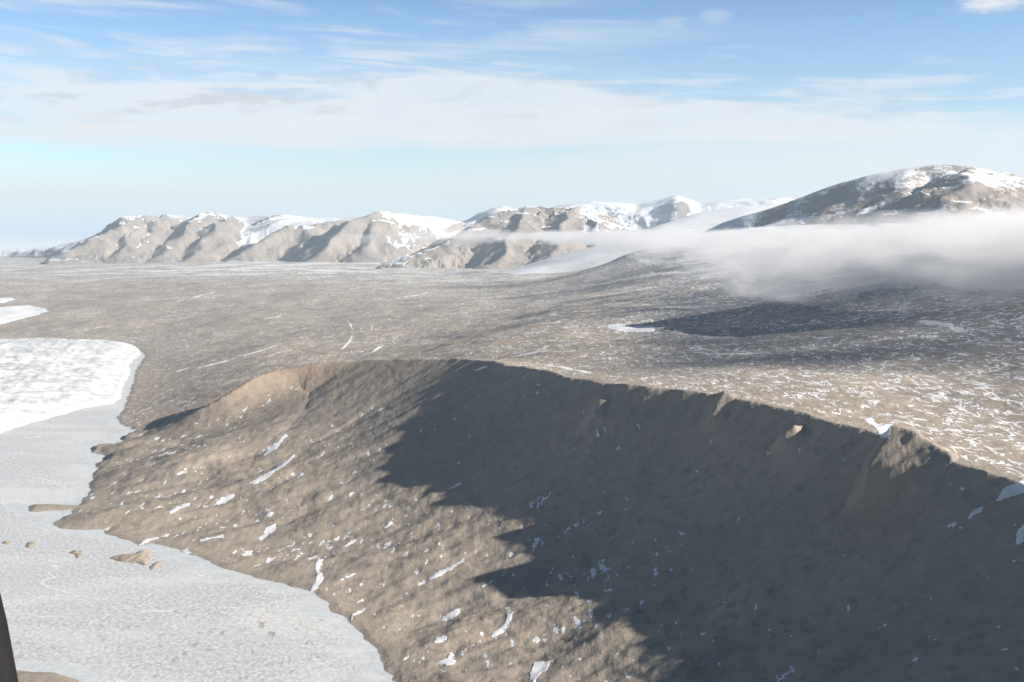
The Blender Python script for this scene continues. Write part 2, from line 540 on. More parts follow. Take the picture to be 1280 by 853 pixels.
FACE = sst(-SIDE, -25, 25) * (DC < 4000) * sst(RG, 9000, 8000)        # the lakeward slope
SN = SN * (1 - FACE) + FACE * 0.0
PATCH = FACE * (1 - 0.75 * sst(TT, 0.45, 0.8)) * 1.0
print('snow', time.time() - T0)


# ------------------------------------------------------------------ materials
def principled(t, col, rough, bump=None, spec=0.3):
    p = t.n('ShaderNodeBsdfPrincipled')
    if isinstance(col, bpy.types.NodeSocket):
        t.link(col, p.inputs['Base Color'])
    else:
        p.inputs['Base Color'].default_value = (*col, 1)
    if isinstance(rough, bpy.types.NodeSocket):
        t.link(rough, p.inputs['Roughness'])
    else:
        p.inputs['Roughness'].default_value = rough
    p.inputs['Specular IOR Level'].default_value = spec
    if bump is not None:
        t.link(bump, p.inputs['Normal'])
    t.link(p.outputs[0], t.n('ShaderNodeOutputMaterial').inputs[0])
    return p


def new_mat(name):
    m = bpy.data.materials.new(name)
    m.use_nodes = True
    return m, NT(m.node_tree)


SNOW = (0.80, 0.82, 0.85)


def mat_terrain():
    m, t = new_mat('stony ground with drift snow')
    pos = t.n('ShaderNodeTexCoord').outputs['Object']
    flat = t.vm('MULTIPLY', pos, (1, 1, 0.3))
    sn = t.attr('snow'); pa = t.attr('patch'); ho = t.attr('hollow')
    # stones
    n1 = t.noise(flat, 1 / 420.0, 6, 0.6)
    n2 = t.noise(flat, 1 / 22.0, 5, 0.65)
    n3 = t.noise(flat, 1 / 5.0, 3, 0.6)
    dn = t.mapping(flat, rz=R(-64), scale=(1 / 16.0, 1 / 90.0, 1 / 40.0))
    n4 = t.noise(dn, 1.0, 5, 0.6, 0.4)
    c = t.mix(t.step(n1, 0.35, 0.65), (0.405, 0.340, 0.272), (0.325, 0.283, 0.240))
    c = t.mix(t.m('MULTIPLY', t.step(n2, 0.45, 0.75), 0.75), c, (0.215, 0.19, 0.168))
    c = t.mix(t.m('MULTIPLY', t.step(n4, 0.50, 0.72), 0.45), c, (0.445, 0.37, 0.288))
    c = t.mix(t.m('MULTIPLY', t.step(n3, 0.52, 0.78), 0.45), c, (0.45, 0.40, 0.345))
    c = t.mix(t.m('MULTIPLY', t.attr('grey'), 0.75), c, t.mix(t.step(t.attr('grey'), 0.56, 0.85), t.mix(t.step(n2, 0.4, 0.6), (0.385, 0.357, 0.328), (0.30, 0.28, 0.26)), t.mix(t.step(n2, 0.4, 0.6), (0.285, 0.282, 0.28), (0.215, 0.215, 0.217))))
    warm = t.attr('warm')
    c = t.mix(t.m('MULTIPLY', warm, 0.6), c, (0.42, 0.285, 0.18))
    # patterned-ground snow: broken worm lines between the stone polygons
    wv = t.mapping(flat, rz=R(14), scale=(1.25, 0.42, 1.0))
    w1 = t.noise(wv, 1 / 30.0, 3, 0.55, 0.7)
    worm = t.m('ABSOLUTE', t.m('SUBTRACT', w1, 0.5))
    br = t.noise(flat, 1 / 40.0, 2, 0.5)
    big = t.noise(flat, 1 / 600.0, 4, 0.6)
    dens = t.m('MULTIPLY', sn, t.m('ADD', 1.0, t.m('MULTIPLY', t.m('SUBTRACT', big, 0.5), 2.2)))
    dens = t.m('ADD', dens, t.m('MULTIPLY', t.m('MULTIPLY', ho, sn), 0.3))
    width = t.m('MULTIPLY', t.m('MAXIMUM', dens, 0.0), 0.052)
    width = t.m('MULTIPLY', width, t.step(br, 0.40, 0.56))
    sw = t.step(t.m('SUBTRACT', width, worm), -0.003, 0.010)
    # small dots and drifts
    d1 = t.noise(t.mapping(flat, rz=R(-30), scale=(1 / 26.0, 1 / 11.0, 1 / 20.0)), 1.0, 3, 0.6)
    dth = t.m('SUBTRACT', 0.80, t.m('MULTIPLY', dens, 0.24))
    sd = t.step(d1, dth, t.m('ADD', dth, 0.03))
    # drifts in the hollows of the open slope
    pm = t.mapping(flat, rz=R(-66), scale=(1 / 13.0, 1 / 44.0, 1 / 50.0))
    q1 = t.noise(pm, 1.0, 4, 0.55, 0.3)
    q2 = t.noise(flat, 1 / 7.0, 3, 0.6)
    pth = t.m('SUBTRACT', t.m('SUBTRACT', 0.765, t.m('MULTIPLY', pa, 0.105)), t.m('MULTIPLY', ho, 0.13))
    qx = t.m('MULTIPLY', t.m('SUBTRACT', q2, 0.5), 0.22)
    clus = t.m('MULTIPLY', t.m('SUBTRACT', t.noise(flat, 1 / 230.0, 3, 0.6), 0.5), 0.34)
    qq = t.m('ADD', t.m('ADD', q1, qx), clus)
    sp = t.m('MULTIPLY', t.step(qq, pth, t.m('ADD', pth, 0.012)), t.step(pa, 0.02, 0.2))
    s = t.m('MAXIMUM', t.m('MAXIMUM', sw, t.m('MULTIPLY', sd, 0.9)), sp)
    dust = t.m('MULTIPLY', t.step(dens, 0.6, 1.5), 0.30)
    s = t.m('MAXIMUM', s, dust)
    col = t.mix(s, c, SNOW)
    bm = t.n('ShaderNodeBump', ins={'Strength': 0.6, 'Distance': 3.0, 'Height': t.m('ADD', t.m('ADD', n2, t.m('MULTIPLY', n3, 0.35)), t.m('MULTIPLY', n4, 0.5))})
    principled(t, col, 0.95, bm.outputs[0], 0.1)
    return m


def mat_rock_snow(name, rock_a, rock_b, wl):
    m, t = new_mat(name)
    pos = t.n('ShaderNodeTexCoord').outputs['Object']
    sn = t.attr('snow')
    n1 = t.noise(pos, 1 / (wl * 2.0), 5, 0.6)
    n2 = t.noise(t.vm('MULTIPLY', pos, (1, 1, 2.2)), 1 / wl, 6, 0.65)
    n3 = t.noise(t.vm('MULTIPLY', pos, (1, 1, 0.4)), 4 / wl, 4, 0.6)
    c = t.mix(t.step(n1, 0.35, 0.65), rock_a, rock_b)
    c = t.mix(t.m('MULTIPLY', t.step(n3, 0.5, 0.75), 0.5), c, (0.16, 0.135, 0.115))
    f = t.m('ADD', sn, t.m('ADD', t.m('MULTIPLY', t.m('SUBTRACT', n2, 0.5), 0.8), t.m('MULTIPLY', t.m('SUBTRACT', n3, 0.5), 0.55)))
    s = t.step(f, 0.40, 0.62)
    col = t.mix(s, c, SNOW)
    bm = t.n('ShaderNodeBump', ins={'Strength': 0.6, 'Distance': wl * 0.12, 'Height': t.m('MULTIPLY', t.m('ADD', n3, n2), t.m('SUBTRACT', 1.0, t.m('MULTIPLY', s, 0.8)))})
    principled(t, col, 0.95, bm.outputs[0], 0.1)
    return m


def mat_snow(name, col=SNOW, wl=40.0, bump=0.5):
    m, t = new_mat(name)
    pos = t.n('ShaderNodeTexCoord').outputs['Object']
    n = t.noise(pos, 1 / wl, 5, 0.6)
    c = t.mix(t.step(n, 0.4, 0.75), col, tuple(a * 0.90 for a in col))
    bm = t.n('ShaderNodeBump', ins={'Strength': bump, 'Distance': wl * 0.06, 'Height': n})
    principled(t, c, 0.8, bm.outputs[0], 0.2)
    return m


def mat_lake():
    m, t = new_mat('rough lake ice')
    pos = t.n('ShaderNodeTexCoord').outputs['Object']
    ds = t.attr('shore')
    g1 = t.noise(t.mapping(pos, rz=R(20), scale=(1 / 6.0, 1 / 10.0, 1)), 1.0, 6, 0.75)
    g2 = t.noise(pos, 1 / 160.0, 5, 0.6)
    g3 = t.noise(t.mapping(pos, rz=R(15), scale=(1 / 14.0, 1 / 34.0, 1)), 1.0, 4, 0.7)
    c = t.mix(t.step(g1, 0.38, 0.66), (0.40, 0.42, 0.45), (0.72, 0.72, 0.72))
    c = t.mix(t.m('MULTIPLY', t.step(g2, 0.42, 0.62), 0.30), c, (0.52, 0.56, 0.60))
    g4 = t.noise(t.mapping(pos, rz=R(-25), scale=(1 / 500.0, 1 / 220.0, 1)), 1.0, 4, 0.6, 0.6)
    c = t.mix(t.m('MULTIPLY', t.step(g4, 0.45, 0.65), 0.28), c, (0.84, 0.83, 0.81))
    crk = t.m('ABSOLUTE', t.m('SUBTRACT', t.noise(pos, 1 / 260.0, 2, 0.5, 0.6), 0.5))
    c = t.mix(t.m('MULTIPLY', t.step(crk, 0.0035, 0.0008), 0.5), c, (0.90, 0.90, 0.90))
    # wind-blown grit frozen into the ice towards the near shore
    grit = t.m('MULTIPLY', t.step(g3, 0.56, 0.66), t.attr('grit'))
    c = t.mix(t.m('MULTIPLY', grit, 0.75), c, (0.30, 0.245, 0.195))
    # smooth refrozen moat along the shore
    wob = t.noise(pos, 1 / 85.0, 5, 0.62)
    dd = t.m('ADD', ds, t.m('MULTIPLY', t.m('SUBTRACT', wob, 0.5), 150.0))
    moat = t.step(dd, -46.0, -24.0)
    swirl = t.noise(t.mapping(pos, scale=(1 / 60.0, 1 / 60.0, 1)), 1.0, 4, 0.6, 2.0)
    mc = t.mix(t.step(swirl, 0.35, 0.7), (0.56, 0.61, 0.645), (0.76, 0.775, 0.78))
    c = t.mix(t.m('MULTIPLY', moat, 0.55), c, mc)
    edge = t.step(t.m('ADD', ds, t.m('MULTIPLY', t.m('SUBTRACT', g3, 0.5), 8.0)), -7.0, -1.0)
    c = t.mix(t.m('MULTIPLY', edge, 0.40), c, (0.46, 0.535, 0.575))
    rough = t.m('SUBTRACT', 0.85, t.m('MULTIPLY', moat, 0.35))
    bm = t.n('ShaderNodeBump', ins={'Strength': 0.35, 'Distance': 1.0, 'Height': t.m('MULTIPLY', g1, t.m('SUBTRACT', 1.0, t.m('MULTIPLY', moat, 0.85)))})
    principled(t, c, rough, bm.outputs[0], 0.3)
    return m


def mat_glacier():
    m, t = new_mat('glacier ice')
    pos = t.n('ShaderNodeTexCoord').outputs['Object']
    g1 = t.noise(t.mapping(pos, rz=R(12), scale=(1 / 70.0, 1 / 26.0, 1 / 30.0)), 1.0, 5, 0.6, 0.4)
    g2 = t.noise(pos, 1 / 12.0, 4, 0.6)
    c = t.mix(t.step(g1, 0.40, 0.65), (0.70, 0.70, 0.70), (0.50, 0.54, 0.58))
    c = t.mix(t.m('MULTIPLY', t.step(g2, 0.55, 0.75), 0.25), c, (0.62, 0.66, 0.70))
    bm = t.n('ShaderNodeBump', ins={'Strength': 0.5, 'Distance': 4.0, 'Height': t.m('ADD', g1, t.m('MULTIPLY', g2, 0.3))})
    principled(t, c, 0.7, bm.outputs[0], 0.3)
    return m


def mat_sea():
    m, t = new_mat('sea ice')
    pos = t.n('ShaderNodeTexCoord').outputs['Object']
    n = t.noise(t.vm('MULTIPLY', pos, (1, 0.5, 1)), 1 / 9000.0, 5, 0.6)
    c = t.mix(t.step(n, 0.52, 0.66), (0.90, 0.90, 0.90), (0.74, 0.79, 0.84))
    principled(t, c, 0.7, None, 0.2)
    return m


M_TERR = mat_terrain()
M_SNOW = mat_snow('wind-packed snow')
def mat_drift():
    m, t = new_mat('old snow drift')
    pos = t.n('ShaderNodeTexCoord').outputs['Object']
    d = t.attr('inner')
    n = t.noise(pos, 1 / 7.0, 5, 0.65)
    n2 = t.noise(pos, 1 / 20.0, 4, 0.6)
    f = t.m('ADD', t.m('MULTIPLY', d, 0.22), t.m('MULTIPLY', t.m('SUBTRACT', n, 0.5), 3.2))
    s_ = t.step(f, 0.05, 0.45)
    snow = t.mix(t.step(n2, 0.4, 0.7), (0.82, 0.84, 0.87), (0.70, 0.71, 0.73))
    col = t.mix(s_, (0.30, 0.262, 0.222), snow)
    bm = t.n('ShaderNodeBump', ins={'Strength': 0.5, 'Distance': 1.0, 'Height': n})
    principled(t, col, 0.9, bm.outputs[0], 0.15)
    return m


M_DRIFT = mat_drift()
M_LAKE = mat_lake()
M_GLAC = mat_glacier()

# ------------------------------------------------------------------ the setting: terrain, lake, sea
co = np.stack([GXX, GYY, GZ], -1)
wx = np.array([pt(340, 480, 120)]); 
WARM = np.exp(-(((GXX - wx[0, 0]) / 300) ** 2 + ((GYY - wx[0, 1]) / 330) ** 2)) * 0.9
wx = np.array([pt(1090, 600, 250)])
WARM = np.maximum(WARM, np.exp(-(((GXX - wx[0, 0]) / 60) ** 2 + ((GYY - wx[0, 1]) / 110) ** 2)) * 0.45)
GREY = np.maximum(sst(TG, bearing(660), bearing(860)) * sst(RG, 2100, 3300), 0.55 * sst(RG, 4200, 7000)) * (1 - FACE)
terrain = grid_mesh('terrain', co, None, {'snow': SN, 'patch': PATCH, 'hollow': HOL, 'warm': WARM, 'grey': GREY}, M_TERR)
tag(terrain, 'stony brown valley floor, plateau and slope with broken drift snow', 'ground', kind='structure')

lk = DS < 45
keep = lk[:-1, :-1] & lk[1:, :-1] & lk[:-1, 1:] & lk[1:, 1:] & (RG[:-1, :-1] < 8200)
lco = np.stack([GXX, GYY, np.zeros_like(GZ)], -1)
gx, gy = pt(330, 800, 0)
GRIT = np.exp(-(((GXX - gx) / 420) ** 2 + ((GYY - gy) / 260) ** 2))
lake = grid_mesh('lake', lco, keep, {'shore': DS, 'grit': GRIT}, M_LAKE)
tag(lake, 'frozen lake with grainy white ice and smooth bluish margin along its shore', 'lake', kind='structure')

a_ = np.linspace(0, 2 * math.pi, 97)
r_ = np.array([10.0, 2000, 12000, 30000, 60000, 120000, 250000])
A_, R_ = np.meshgrid(a_, r_)
sea = grid_mesh('sea', np.stack([R_ * np.sin(A_), R_ * np.cos(A_), np.full_like(R_, -12.0)], -1), None, None, mat_sea())
tag(sea, 'flat white sea ice reaching to the horizon beyond the valley mouth', 'sea', kind='structure')


# ------------------------------------------------------------------ mountains
def massif(name, label, table, mat, amp, wl, snow_bias, seed, kind='structure', cat='mountain', nd=170, back=5000.0, drop=0.75, sink=45.0, gully=1.0, warp=0.0, spurless=False, dth=0.045, topsnow=1.0, spurs=(), slope=0.5, dusty=0.0, snowy=()):
    tb = np.array(table, float)
    us = tb[:, 0]
    ua = np.linspace(us[0], us[-1], int((us[-1] - us[0]) / F * 180 / math.pi / dth) + 2)
    def col(i, sm=2):
        c = np.interp(ua, us, tb[:, i])
        kk = max(3, int(len(ua) / len(us) * 0.5)) | 1
        ker = np.hanning(kk + 2)[1:-1]; ker /= ker.sum()
        return np.convolve(np.pad(c, kk // 2, mode='edge'), ker, 'valid')
    db, wf, ve, dk, vk = col(1) * 1000, col(2) * 1000, col(3), col(4) * 1000, col(5)
    tha = np.array([bearing(u) for u in ua])
    he = np.array([hv(u, v, d) for u, v, d in zip(ua, ve, db + wf)])
    hk = np.array([hv(u, v, d) for u, v, d in zip(ua, vk, dk)])
    hb = plateau(tha, db) - 4
    d0 = min([db.min()] + [p[1] * 1000 - 500 for sp in spurs for p in sp]) - 400; d1 = dk.max() + back
    dd = np.concatenate([np.linspace(d0, dk.max() + 300, nd), np.linspace(dk.max() + 300, d1, 24)[1:]])
    TA, D = np.meshgrid(tha, dd)
    x, y = D * np.sin(TA), D * np.cos(TA)
    if warp:
        D2 = D + fbm(x, y, wl * 1.3, 3, 0.5, seed + 3) * warp
    else:
        D2 = D
    t1 = np.clip((D2 - db) / wf, 0, 1)
    face = hb + (he - hb) * (0.55 * t1 + 0.45 * t1 ** 2.0)
    t2 = np.clip((D2 - db - wf) / np.maximum(dk - db - wf, 50), 0, 1)
    up = he + (hk - he) * (1 - (1 - t2) ** 1.5)
    t3 = np.clip((D2 - dk) / back, 0, 1)
    h = np.where(D2 < db + wf, face, np.where(D2 < dk, up, hk * (1 - drop * t3 ** 1.2)))
    pre = sst(D2, db - 350, db)
    ground = np.minimum(hb, plateau(TA, D) + 6)
    h = np.where(D2 < db, ground - sink * (1 - pre) - 4, h)
    rock = np.zeros(x.shape)
    for si, sp in enumerate(spurs):
        L3 = []
        for u, d, v in sp:
            b_ = bearing(u)
            L3.append((d * 1000 * math.sin(b_), d * 1000 * math.cos(b_), hv(u, v, d * 1000)))
        L3 = resample(L3, 26, 2)
        wx_ = x + fbm(x, y, wl * 0.6, 3, 0.5, seed + 40 + si) * wl * 0.16
        wy_ = y + fbm(x, y, wl * 0.6, 3, 0.5, seed + 60 + si) * wl * 0.16
        dist, par, sd_ = seg_dist(wx_, wy_, L3)
        seg = np.hypot(*(np.diff(L3[:, :2], axis=0).T)).mean()
        W_ = np.zeros(x.shape); Hc_ = np.zeros(x.shape); Ps = np.zeros(x.shape)
        for q in range(len(L3)):
            e_ = np.exp(-(np.hypot(wx_ - L3[q, 0], wy_ - L3[q, 1]) - dist) / (60 + 0.25 * dist))
            W_ += e_; Hc_ += e_ * L3[q, 2]; Ps += e_ * q
        Hc_ /= W_; Ps /= W_
        gn = ridged(Ps * seg + sd_ * 0.15, dist / 3.5, wl * 0.22, 5, 0.6, seed + 80 + si)
        dd_ = np.sqrt(dist * dist + 3600) - 60
        hs = Hc_ - slope * dd_ * (1.0 - 0.15 * sst(dd_, 300, 1500)) + (gn - 0.4) * amp * 0.95 * sst(dd_, 20, 350)
        rock = np.where(hs > h, np.clip((hs - h) / 60, 0, 1), rock)
        h = np.maximum(h, hs)
    body = sst(D2, db, db + wf * 0.5)
    relief = np.clip((h - hb) / np.maximum(hk - hb, 60), 0, 1)
    h = h + body * (ridged(x, y, wl, 5, 0.5, seed) - 0.3) * amp * (0.35 + 0.65 * np.sin(np.pi * np.clip(relief, 0, 1)))
    arc = TA * db.mean()
    gl = ridged(arc, D / 5.0, wl * 0.35, 4, 0.55, seed + 9)
    h = h + gl * amp * 0.35 * gully * np.sin(np.pi * t1) * (t1 > 0) * (t1 < 1)
    gu, gd = np.gradient(h, axis=1), np.gradient(h, axis=0)
    sx = gu / (np.gradient(TA, axis=1) * D); sy = gd / np.gradient(D, axis=0)
    sl = np.hypot(sx, sy)
    top_ = np.clip((h - hb) / np.maximum(hk - hb, 60), 0, 1.3)
    sn_rock = 0.72 - sl / 0.62 + 0.30 * (top_ - 0.7)
    sn_ramp = 1.15 - sl / 0.85 - 1.3 * sst(top_, 0.36, 0.14) * topsnow
    sn_ = snow_bias + sn_ramp + (sn_rock - sn_ramp) * sst(rock, 0.0, 0.5)
    for u0, u1, amt in snowy:
        sn_ = sn_ + amt * sst(TA + 0.012 * fbm(x, y, 900, 3, 0.5, seed + 33), bearing(u0), bearing(u1))
    if dusty:
        dn = 0.33 + 0.55 * fbm(x, y, wl * 1.1, 4, 0.6, seed + 21) + 0.35 * ridged(arc * 1.0, D / 3.0, wl * 0.45, 3, 0.5, seed + 27) - 0.25 + 0.30 * sst(TA, bearing(1228), bearing(1262)) + 0.16 * sst(TA, bearing(1010), bearing(930))
        sn_ = sn_ * (1 - dusty) + dn * dusty
    ob = grid_mesh(name, np.stack([x, y, h], -1), None, {'snow': np.clip(sn_, -0.6, 1.6)}, mat)
    tag(ob, label, cat, kind=kind)
    return ob


M_ROCK_A = mat_rock_snow('tan rock with snow', (0.33, 0.285, 0.25), (0.26, 0.235, 0.215), 260.0)
M_ROCK_B = mat_rock_snow('brown rock dusted with snow', (0.32, 0.272, 0.235), (0.25, 0.225, 0.21), 150.0)
M_ROCK_C = mat_rock_snow('snow with pale rock', (0.24, 0.20, 0.17), (0.2, 0.18, 0.16), 500.0)
M_ICEF = mat_snow('glacier snow', (0.84, 0.85, 0.87), 300.0, 0.4)

massif('mountain', 'long brown mountain of ribbed spurs with snowfields between, at the far left end of the range', [
    (-120, 31, 1, 322, 33, 322), (0, 31, 1, 318, 33, 317), (60, 29, 1.5, 312, 31, 311), (100, 26.5, 1.8, 309, 29, 303), (130, 25.5, 2, 302, 29, 290), (165, 25, 2, 300, 28.5, 275), (205, 25, 2.0, 300, 28.5, 270),
    (220, 24.5, 2.0, 290, 28.5, 271), (235, 24.2, 2.0, 287, 28.5, 272), (265, 24.2, 2.0, 290, 28.5, 267), (285, 23.6, 2.0, 297, 29, 272), (310, 23.4, 2.2, 294, 29, 273), (330, 23.6, 2.0, 287, 28.5, 271), (350, 23.4, 2, 283, 28, 270), (385, 23.4, 1.8, 281, 27.5, 273),
    (420, 23.4, 1.8, 282, 27, 274), (470, 23.2, 1.8, 284, 25.5, 272), (500, 22.4, 2.4, 297, 26.5, 268), (540, 22.2, 3, 296, 27, 272), (580, 25, 3, 292, 28, 279), (610, 26, 3, 290, 28, 283)],
    M_ROCK_A, 70, 1300, 0.26, 101, slope=0.80, snowy=[(474, 500, 0.8)], spurs=[
    [(190, 26.8, 272), (165, 25.8, 273), (148, 25, 280), (120, 24.2, 298), (85, 23.6, 316)],
    [(172, 26.0, 273), (160, 24.6, 292), (150, 23.6, 316)],
    [(210, 27.2, 268), (200, 26, 279), (182, 24.6, 298), (170, 23.6, 318)],
    [(264, 27.2, 265), (246, 25.8, 278), (220, 24.4, 300), (200, 23.4, 320)],
    [(288, 27.0, 271), (272, 25.4, 283), (256, 24.0, 302), (246, 23.2, 320)],
    [(350, 27.2, 268.5), (336, 26.6, 274)],
    [(432, 25.4, 277), (394, 24.4, 283), (350, 23.8, 290), (322, 23.3, 304), (296, 22.9, 320)],
    [(392, 24.4, 283), (380, 23.3, 302), (372, 22.6, 321)],
    [(492, 24.6, 268), (470, 24.1, 266), (448, 23.4, 272), (430, 22.8, 284), (412, 22.2, 302), (396, 21.8, 322)],
    [(472, 24.0, 267), (462, 22.8, 288), (452, 21.8, 318)]])
massif('mountain', 'brown pyramid mountain with snowy shoulder between two glaciers, fog across its foot', [
    (430, 22, 1, 334, 23, 334), (470, 21.5, 1, 330, 22, 330), (490, 21.3, 1.2, 327, 22, 326), (530, 20.5, 1.5, 322, 23, 318), (580, 20.2, 1.6, 316, 22.5, 300), (620, 19.6, 1.8, 304, 22.2, 284), (660, 19.2, 2.1, 292, 22, 268), (690, 19.2, 2.1, 290, 22, 266),
    (715, 19.2, 2.1, 290, 22, 266), (735, 19.2, 2, 294, 22, 272), (760, 19.2, 2, 300, 22, 284), (800, 19.5, 2, 306, 22, 297), (840, 19.5, 2, 312, 22, 310)],
    M_ROCK_A, 70, 1100, 0.24, 131, slope=0.66, snowy=[(712, 742, 0.45)], spurs=[
    [(738, 20.6, 266), (716, 20.6, 261), (690, 20.6, 263), (662, 20.6, 259.5), (640, 20.4, 264), (610, 20.0, 275), (575, 19.4, 292), (540, 18.8, 309), (508, 18.3, 324)],
    [(664, 20.5, 260), (648, 19.4, 282), (630, 18.4, 310), (618, 17.8, 332)],
    [(714, 20.5, 261), (704, 19.4, 281), (690, 18.2, 312), (682, 17.6, 332)],
    [(720, 20.5, 262), (742, 19.7, 280), (752, 18.8, 304), (756, 18.2, 320)]])
massif('mountain', 'rounded brown summit dusted with snow, rising above the fog bank on the right', [
    (760, 13.5, 1, 348, 15.5, 348), (810, 13, 1.3, 335, 15, 335), (845, 12.5, 1.5, 321, 14.5, 319), (870, 12, 1.5, 302, 14, 297), (900, 11.5, 1.5, 294, 13.5, 281.5), (930, 11.2, 1.6, 288, 13.3, 271), (970, 11, 1.8, 280, 13.2, 260), (1000, 10.8, 1.9, 272, 13.2, 249),
    (1040, 10.6, 2, 262, 13.2, 233), (1080, 10.5, 2, 252, 13, 223), (1130, 10.3, 2, 243, 13, 213), (1160, 10.5, 2.1, 243, 13, 209), (1185, 10.4, 2.1, 240, 13, 207), (1220, 10.3, 2.1, 243, 13, 210),
    (1240, 10.4, 2.1, 248, 13, 215), (1260, 10.6, 2, 254, 13, 225), (1280, 10.8, 2, 258, 13, 234), (1330, 11, 2, 264, 13, 245), (1450, 11, 2, 269, 13, 253), (1700, 11, 2, 284, 13, 271)],
    M_ROCK_B, 42, 1000, 0.02, 151, warp=140.0, topsnow=0.0, nd=260, gully=0.6, slope=0.40, dusty=0.75, spurs=[
    [(1222, 12.9, 209), (1208, 12.0, 230), (1195, 11.2, 256), (1180, 10.4, 288)]])
massif('mountain', 'small white dome peak standing behind the saddle in the range', [
    (560, 27, 1, 290, 29, 284), (585, 26.8, 1.2, 281, 29, 276), (600, 26.8, 1.3, 276, 29, 267), (618, 26.5, 1.3, 270, 29, 260), (630, 26.5, 1.3, 270, 29, 259), (645, 26.8, 1.2, 276, 29, 264), (680, 27, 1, 288, 29, 276)],
    M_ROCK_C, 60, 900, 0.30, 171, nd=90)
massif('mountain', 'far pale peaks on the skyline beyond the snowfield', [
    (670, 33, 2, 272, 37, 268), (700, 33, 2, 264, 37, 259), (720, 33, 2, 262, 37, 255), (745, 33, 2, 260, 37, 253), (770, 33, 2, 262, 37, 255), (795, 33, 2, 264, 37, 258), (820, 33, 2, 259, 37, 253),
    (845, 32.5, 2, 255, 37, 246.5), (860, 33, 2, 258, 37, 251), (875, 33, 2, 262, 37, 256), (900, 33, 2, 259, 37, 253), (940, 33, 2, 256, 37, 250), (975, 33, 2, 256, 37, 249), (1020, 33, 2, 258, 37, 251), (1080, 33, 2, 260, 37, 254)],
    M_ROCK_C, 110, 1800, 0.22, 191, nd=90)
massif('glacier', 'broad white snowfield with a glacier tongue reaching down beside the pyramid mountain', [
    (612, 15.6, .2, 344.5, 16, 344), (640, 15.3, .2, 342, 17, 338), (690, 15.3, .25, 338, 17.5, 322), (740, 15.3, .3, 330, 18, 309), (780, 15.4, .4, 322, 19, 297), (820, 15.5, .5, 314, 20.5, 283),
    (870, 15.5, 2, 300, 24, 267), (930, 15.5, 1.5, 300, 26, 258), (1000, 16, 1.5, 300, 26, 256), (1100, 16, 1.5, 300, 26, 256)],
    M_ICEF, 10, 1500, 2.0, 211, kind=None, cat='glacier', nd=140, gully=0.0, sink=20)

# ------------------------------------------------------------------ the near glacier
gl_px = [(-330, 640), (-120, 575), (0, 541), (40, 528), (70, 520), (98, 511), (125, 506), (142, 503), (150, 497), (153, 488), (158, 474), (163, 466), (161, 456), (166, 450), (176, 441), (172, 435), (160, 431), (140, 430), (60, 429), (0, 429), (-200, 432), (-420, 450)]
GP = [pt(u, v, 2) for u, v in gl_px]
box = (RG > 3200) & (RG < 8000) & (TG < R(-14.5))
rows = np.where(box.any(1))[0]; cols = np.where(box.any(0))[0]
sx, sy = GXX[rows[0]:rows[-1] + 1, cols[0]:cols[-1] + 1], GYY[rows[0]:rows[-1] + 1, cols[0]:cols[-1] + 1]
d_, _, _ = seg_dist(sx, sy, GP + [GP[0]])
gd_ = np.where(inside(sx, sy, GP), d_, -d_) + fbm(sx, sy, 90, 3, 0.5, 301) * 16
zt = np.maximum(GZ[rows[0]:rows[-1] + 1, cols[0]:cols[-1] + 1], 0)
wvx = sx * 0.97 + sy * 0.25; wvy = -sx * 0.25 + sy * 0.97
gz = zt - 4 + sst(gd_, -4, 14) * 16 + 44 * (1 - np.exp(-np.maximum(gd_, 0) / 650.0))
gz = gz + sst(gd_, 10, 120) * (ridged(wvx / 2.6, wvy, 120, 4, 0.6, 311) * 11.0 + fbm(wvx, wvy, 320, 3, 0.5, 321) * 6)
gk = gd_ > -16
gkeep = gk[:-1, :-1] & gk[1:, :-1] & gk[:-1, 1:] & gk[1:, 1:]
gla = grid_mesh('glacier', np.stack([sx, sy, gz], -1), gkeep, None, M_GLAC)
tag(gla, 'white furrowed glacier tongue with an ice cliff ending on the frozen lake', 'glacier')


# ------------------------------------------------------------------ conforming sheets: ponds, drifts, islets
def local(u, v, h, half):
    x0, y0 = pt(u, v, h)
    return x0, y0


def ground_at(u, v):
    """march the view ray of a surveyed pixel onto the terrain grid"""
    x = (u - 640.0) / F; y = (426.5 - v) / F
    dx, dy, dz = x, math.cos(PITCH) + y * math.sin(PITCH), -math.sin(PITCH) + y * math.cos(PITCH)
    hl = math.hypot(dx, dy); th = math.atan2(dx, dy)
    j = int(np.argmin(np.abs(TH - th)))
    line = CH + RR * dz / hl
    below = np.where((GZ[:, j] >= line) & (RR > 900))[0]
    i = int(below[0]) if len(below) else len(RR) - 2
    return i, j


